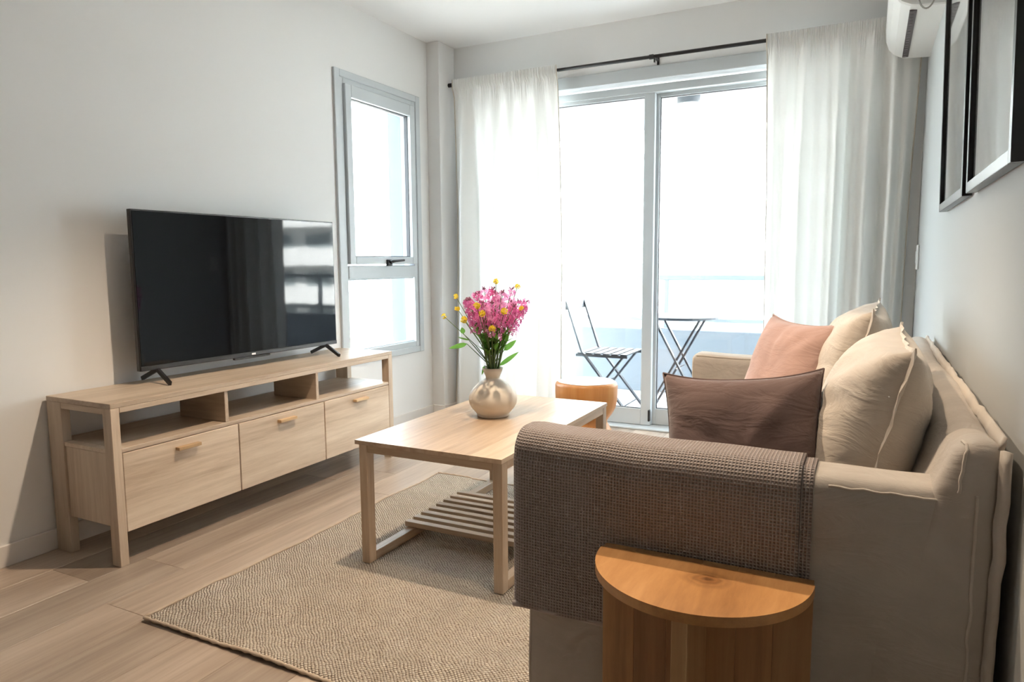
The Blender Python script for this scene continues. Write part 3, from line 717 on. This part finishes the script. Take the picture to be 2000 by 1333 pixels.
def cushion(name, label, size, loc, rot, m, sm, group, ear=.1, seed=0, wr=.01, flange=.0, cat='cushion', puff=.5, flat=1.0):
    t = thing(name, label, cat, loc, rot, group)
    obj('cover', cushion_bm(*size, ear=ear, seed=seed, wr=wr, puff=puff, flat=flat), m, t, True)
    pts = edge_loop(size[0], size[1], ear)
    if flange:
        bm = bmesh.new(); n_ = len(pts); A = [bm.verts.new(p*.985+Vector((0, -.004, 0))) for p in pts]; Bv = [bm.verts.new(p*1.03+Vector((0, .004*math.sin(i*1.7), 0))) for i, p in enumerate(pts)]
        C_ = [bm.verts.new(p*.985+Vector((0, .004, 0))) for p in pts]
        for i in range(n_):
            j = (i+1) % n_; bm.faces.new((A[i], A[j], Bv[j], Bv[i])); bm.faces.new((Bv[i], Bv[j], C_[j], C_[i]))
        obj('flange', bm, sm, t)
    else:
        obj('piping', tube(bmesh.new(), pts+[pts[0]], .0022, 5), sm, t, True)
    return t
R_ = math.radians
cushion('back_cushion', 'large beige linen back cushion behind the mauve pillow, nearest the throw', (.60, .47, .27), (.028, 1.735, .672), (0, 0, R_(90)), linen_cush, linen_seam, 'linen back cushions', .07, 3, .014, .03, puff=.45, flat=.6)
bpy.data.objects['back_cushion'].rotation_euler = (R_(13), 0, R_(90))
c2 = cushion('back_cushion', 'large beige linen back cushion behind the pink pillow', (.60, .49, .26), (-.02, 2.385, .69), (R_(11), 0, R_(88)), linen_cush, linen_seam, 'linen back cushions', .08, 9, .014, .03, puff=.45, flat=.6)
cushion('throw_pillow', 'dark mauve square pillow leaning by the throw covered arm', (.345, .42, .18), (-.228, 1.545, .622), (R_(-18), R_(-5), R_(2)), mauve, mauve, 'throw pillows on the sofa', .10, 5, .012)
cushion('throw_pillow', 'dusty pink square pillow propped near the far sofa arm', (.36, .43, .18), (-.215, 2.335, .68), (R_(-17), R_(0), R_(-50)), pink, pink, 'throw pillows on the sofa', .11, 7, .010)

# ------------------------------------------------------------------ waffle throw over the near arm
def waffle():
    m = mat('waffle_knit', (.30, .235, .20), .95, spec=.1); p = m.node_tree.nodes['Principled BSDF']
    uvn = N(m, 'ShaderNodeUVMap'); uvn.uv_map = 'UVMap'; sep = N(m, 'ShaderNodeSeparateXYZ'); L(m, uvn.outputs[0], sep.inputs[0])
    outs = []
    for k in (0, 1):
        mu = N(m, 'ShaderNodeMath', operation='MULTIPLY'); mu.inputs[1].default_value = math.pi/.0062; L(m, sep.outputs[k], mu.inputs[0])
        s = N(m, 'ShaderNodeMath', operation='SINE'); L(m, mu.outputs[0], s.inputs[0]); a = N(m, 'ShaderNodeMath', operation='ABSOLUTE'); L(m, s.outputs[0], a.inputs[0]); outs.append(a.outputs[0])
    mn = N(m, 'ShaderNodeMath', operation='MINIMUM'); L(m, outs[0], mn.inputs[0]); L(m, outs[1], mn.inputs[1])
    inv = N(m, 'ShaderNodeMath', operation='SUBTRACT'); inv.inputs[0].default_value = 1; L(m, mn.outputs[0], inv.inputs[1])
    c1 = ramp(m, inv.outputs[0], [(.1, (.27, .235, .225)), (.5, (.38, .33, .315)), (.95, (.47, .415, .395))]); L(m, c1, p.inputs['Base Color'])
    bump(m, inv.outputs[0], .9, .003); return m
waf = waffle()
th = thing('throw_blanket', 'taupe waffle knit throw draped over the sofa arm', 'blanket', (-.35, 1.27, .35))
TO = Vector((-.35, 1.27, .35))
def throw_sheet(xa, xb2, off, zlow, zin, drop, seed):
    yo, yi, zt = SY0-off, SY0+.125+off, .702+off
    r = .034+off; path = []
    for k in range(40): path.append((yo, zlow+(zt-r-zlow)*k/40))
    for k in range(13): a = math.pi/2*k/12; path.append((yo+r-r*math.cos(a), zt-r+r*math.sin(a)))
    for k in range(1, 8): path.append((yo+r+(yi-yo-2*r)*k/8, zt))
    for k in range(13): a = math.pi/2*k/12; path.append((yi-r+r*math.sin(a), zt-r+r*math.cos(a)))
    for k in range(1, 12): path.append((yi, zt-r+(zin-zt+r)*k/11))
    s = [0]
    for a, b in zip(path, path[1:]): s.append(s[-1]+math.hypot(a[0]-b[0], a[1]-b[1]))
    n_ = len(path)-1; nu = 60
    def f(u, v):
        i = int(round(v*n_)); y, z = path[i]; x = xa+(xb2-xa)*u
        if z < .66 and y < SY0: y -= .003*math.sin(11*x+seed)*(.7-z)/.3+.003
        y += .002*noise.noise(Vector((x*8, z*8, seed))); z2 = z + .003*noise.noise(Vector((x*7, y*9, seed+3)))
        if y < SY0+.01: z2 += drop*(u-.0)*max(0, (.7-z)/.35)
        sagz = -.006*math.sin(max(0, min(1, (x-SX0)/.75))*math.pi) if z > .6 else 0
        edge = max(0, 1-u/.045)
        y += (.012*edge**2 if y < SY0+.06 else -.012*edge**2)
        return Vector((x, y, z2+sagz))-TO
    return grid(nu, n_, f, uv=lambda u, v: (xa+(xb2-xa)*u, s[int(round(v*n_))]))
def solid(o, t):
    md = o.modifiers.new('thickness', 'SOLIDIFY'); md.thickness = t; md.offset = 0; return o
solid(obj('draped_cloth', throw_sheet(-.640, -.088, .012, .347, .50, .004, 1), waf, th, True), .008)
solid(obj('under_fold', throw_sheet(-.62, -.068, .0045, .37, .52, .01, 5), waf, th, True), .004)
obj('hem', tube(bmesh.new(), [Vector((-.640+.552*k/30, SY0-.0165+.002*math.sin(k), .349+.004*k/30))-TO for k in range(31)], .0065, 6), waf, th, True)

# ------------------------------------------------------------------ half round side table
hx, hy, hr, hz = -.246, 1.227, .189, .522
ht = thing('side_table', 'half round teak side table against the sofa arm', 'table', (hx, hy, 0))
bm = bmesh.new(); n_ = 48; pts = []
ymax = .006
for k in range(n_+1):
    a = math.pi+math.pi*k/n_; pts.append((hr*math.cos(a), hr*math.sin(a)))
pts = [(-hr, ymax)]+pts+[(hr, ymax)]
lo = [bm.verts.new((x, y, hz-.017)) for x, y in pts]; hi = [bm.verts.new((x, y, hz)) for x, y in pts]
bm.faces.new(lo[::-1]); bm.faces.new(hi)
for k in range(len(pts)): bm.faces.new((lo[k], lo[(k+1) % len(pts)], hi[(k+1) % len(pts)], hi[k]))
bmesh.ops.bevel(bm, geom=[e_ for e_ in bm.edges if abs(e_.verts[0].co.z-e_.verts[1].co.z) < 1e-6], offset=.0025, segments=2, affect='EDGES')
# knot in the top: rings around one centre, drawn in the grain
kt = wood('teak_knot_top', TEAK, 1, .36, stretch=.16)
def add_knot(m, cx, cy_):
    p = m.node_tree.nodes['Principled BSDF']; src = p.inputs['Base Color'].links[0].from_socket
    tc = N(m, 'ShaderNodeTexCoord'); mp = N(m, 'ShaderNodeMapping'); mp.inputs['Location'].default_value = (-cx, -cy_, 0); mp.inputs['Scale'].default_value = (1, 1.35, 0)
    mp.vector_type = 'TEXTURE'; mp.inputs['Location'].default_value = (cx, cy_, 0); mp.inputs['Scale'].default_value = (1, .75, 1)
    L(m, tc.outputs['Object'], mp.inputs[0]); sp_ = N(m, 'ShaderNodeSeparateXYZ'); L(m, mp.outputs[0], sp_.inputs[0])
    cbx = N(m, 'ShaderNodeCombineXYZ'); L(m, sp_.outputs[0], cbx.inputs[0]); L(m, sp_.outputs[1], cbx.inputs[1])
    nz = N(m, 'ShaderNodeTexNoise'); nz.inputs['Scale'].default_value = 30; L(m, cbx.outputs[0], nz.inputs['Vector'])
    ln = N(m, 'ShaderNodeVectorMath', operation='LENGTH'); L(m, cbx.outputs[0], ln.inputs[0])
    ad = N(m, 'ShaderNodeMath', operation='MULTIPLY_ADD'); L(m, nz.outputs['Fac'], ad.inputs[0]); ad.inputs[1].default_value = .02; L(m, ln.outputs['Value'], ad.inputs[2])
    kr = ramp(m, ad.outputs[0], [(.014, (.30, .25, .2)), (.024, (.7, .62, .55)), (.030, (.48, .42, .36)), (.038, (.9, .88, .85)), (.044, (.72, .68, .64)), (.058, (1, 1, 1))])
    mx = N(m, 'ShaderNodeMixRGB', blend_type='MULTIPLY'); mx.inputs[0].default_value = 1; L(m, src, mx.inputs[1]); L(m, kr, mx.inputs[2]); L(m, mx.outputs[0], p.inputs['Base Color'])
add_knot(kt, .022, -.055)
obj('top', bm, kt, ht)
nb = 6
for k in range(nb):
    a, b = -hr+.002+(2*hr-.004)*k/nb, -hr+.002+(2*hr-.004)*(k+1)/nb
    obj('back_board', B(a, b-.0004, ymax+.0005, ymax+.020, .014, hz-.002, bev=.0004), teak_z, ht)
obj('centre_fin', B(-.014, .012, -.155, ymax, .014, hz-.0175, bev=.001), wood('teak_fin', ((.34, .19, .085), (.50, .30, .14), (.60, .39, .20)), 2, .5), ht)

# ------------------------------------------------------------------ air conditioner
ac = thing('air_conditioner', 'white wall mounted air conditioner in the corner above the curtain', 'air conditioner', (XR, 3.70, 2.055))
sec = [(0, 0), (-.098, .006), (-.12, .010), (-.155, .028), (-.180, .055), (-.194, .095), (-.198, .15), (-.196, .22), (-.186, .262), (-.16, .28), (0, .285)]
bm = bmesh.new(); rings = []
for y, s in ((-.41, .97), (-.40, 1), (.395, 1), (.405, .97)):
    rings.append([bm.verts.new((x*s - .0, y, .14+(z-.14)*s)) for x, z in sec])
for a, b in zip(rings, rings[1:]):
    for k in range(len(sec)): bm.faces.new((a[k], a[(k+1) % len(sec)], b[(k+1) % len(sec)], b[k]))
bm.faces.new(rings[0][::-1]); bm.faces.new(rings[-1]); 
obj('casing', bm, white_plastic, ac)
ang = math.atan2(.004, .022)
lv = obj('outlet_slot', bar(bmesh.new(), (-.108, -.36, .0055), (-.108, .36, .0055), .026, .006), vent_dark, ac)
for k in range(18): obj('louvre', B(-.117, -.104, -.35+k*.04, -.346+k*.04, -.0005, .004, bev=0), mat('louvre_grey', (.30, .28, .29), .5) if 'louvre_grey' not in bpy.data.materials else bpy.data.materials['louvre_grey'], lv)
cbp = [(-.09+.0*k, -.43+.0*k, 0) for k in range(1)]
cable = [Vector((-.098, -.43, .06)) + Vector((.032*(1-math.cos(a)) , 0, -.075*math.sin(a))) for a in [math.pi*k/16 for k in range(17)]]
obj('cable', tube(bmesh.new(), [Vector((-.098, -.40, .09))]+cable+[Vector((-.034, -.40, .10))], .0035, 8), mat('cable_grey', (.42, .41, .39), .5), ac, True)

# ------------------------------------------------------------------ picture frames
fr_black = mat('gloss_black_frame', (.010, .009, .010), .25); paper = mat('pale_print', (.62, .63, .62), .7)
pv = coords(paper, (1, 1, 1)); pc = ramp(paper, noise_tex(paper, pv, 3.2, 5, .6, 1.4), [(.40, (.50, .53, .53)), (.55, (.68, .69, .68)), (.7, (.74, .74, .73))]); L(paper, pc, paper.node_tree.nodes['Principled BSDF'].inputs['Base Color'])
pglass = glass_mat('picture_glass')
def picture(ya, yb, label):
    t = thing('picture_frame', label, 'picture', (XR-.002, (ya+yb)/2, 1.222), (0, R_(-1.3), 0), 'black framed pictures on the sofa wall')
    h_ = (yb-ya)/2; H = .86; D = .022; w_ = .024
    obj('stile', B(-D, 0, -h_, -h_+w_, 0, H, bev=.001), fr_black, t); obj('stile', B(-D, 0, h_-w_, h_, 0, H, bev=.001), fr_black, t)
    obj('rail', B(-D, 0, -h_+w_, h_-w_, 0, w_, bev=.001), fr_black, t); obj('rail', B(-D, 0, -h_+w_, h_-w_, H-w_, H, bev=.001), fr_black, t)
    obj('print', B(-.010, -.004, -h_+w_, h_-w_, w_, H-w_, bev=0), paper, t); obj('glass', B(-.0145, -.0125, -h_+w_, h_-w_, w_, H-w_, bev=0), pglass, t)
picture(2.075, 2.72, 'black framed picture hanging beside the air conditioner')
picture(1.40, 1.995, 'black framed picture hanging nearest the camera above the sofa')
sw = thing('wall_switch', 'small white switch plate on the grey wall by the curtain', 'switch', (XR, 4.10, 1.08))
obj('plate', B(-.010, 0, -.04, .04, -.062, .062, bev=.003), white_plastic, sw); obj('rocker', B(-.014, -.0095, -.014, .014, -.03, .03, bev=.002), white_plastic, sw)

# ------------------------------------------------------------------ ceiling lamp (just above the frame)
def spot(x, y, cone, energy, label):
    lp = thing('ceiling_spot', label, 'lamp', (x, y, ZC), group='warm ceiling spots')
    obj('canopy', lathe(bmesh.new(), [(.05, 0), (.05, -.02), (.018, -.028), (.018, -.05)], 24), white_plastic, lp, True)
    ld = bpy.data.lights.new('spot_bulb', 'SPOT'); ld.energy = energy; ld.color = (1, .78, .56); ld.shadow_soft_size = .028
    ld.spot_size = math.radians(cone); ld.spot_blend = .6
    o = bpy.data.objects.new('spot_bulb', ld); COL.objects.link(o); o.parent = lp; o.location = (0, 0, -.085)
spot(-1.235, 2.07, 108, 125, 'small warm ceiling spot above the coffee table')
spot(-.50, 1.62, 64, 60, 'small warm ceiling spot above the sofa')
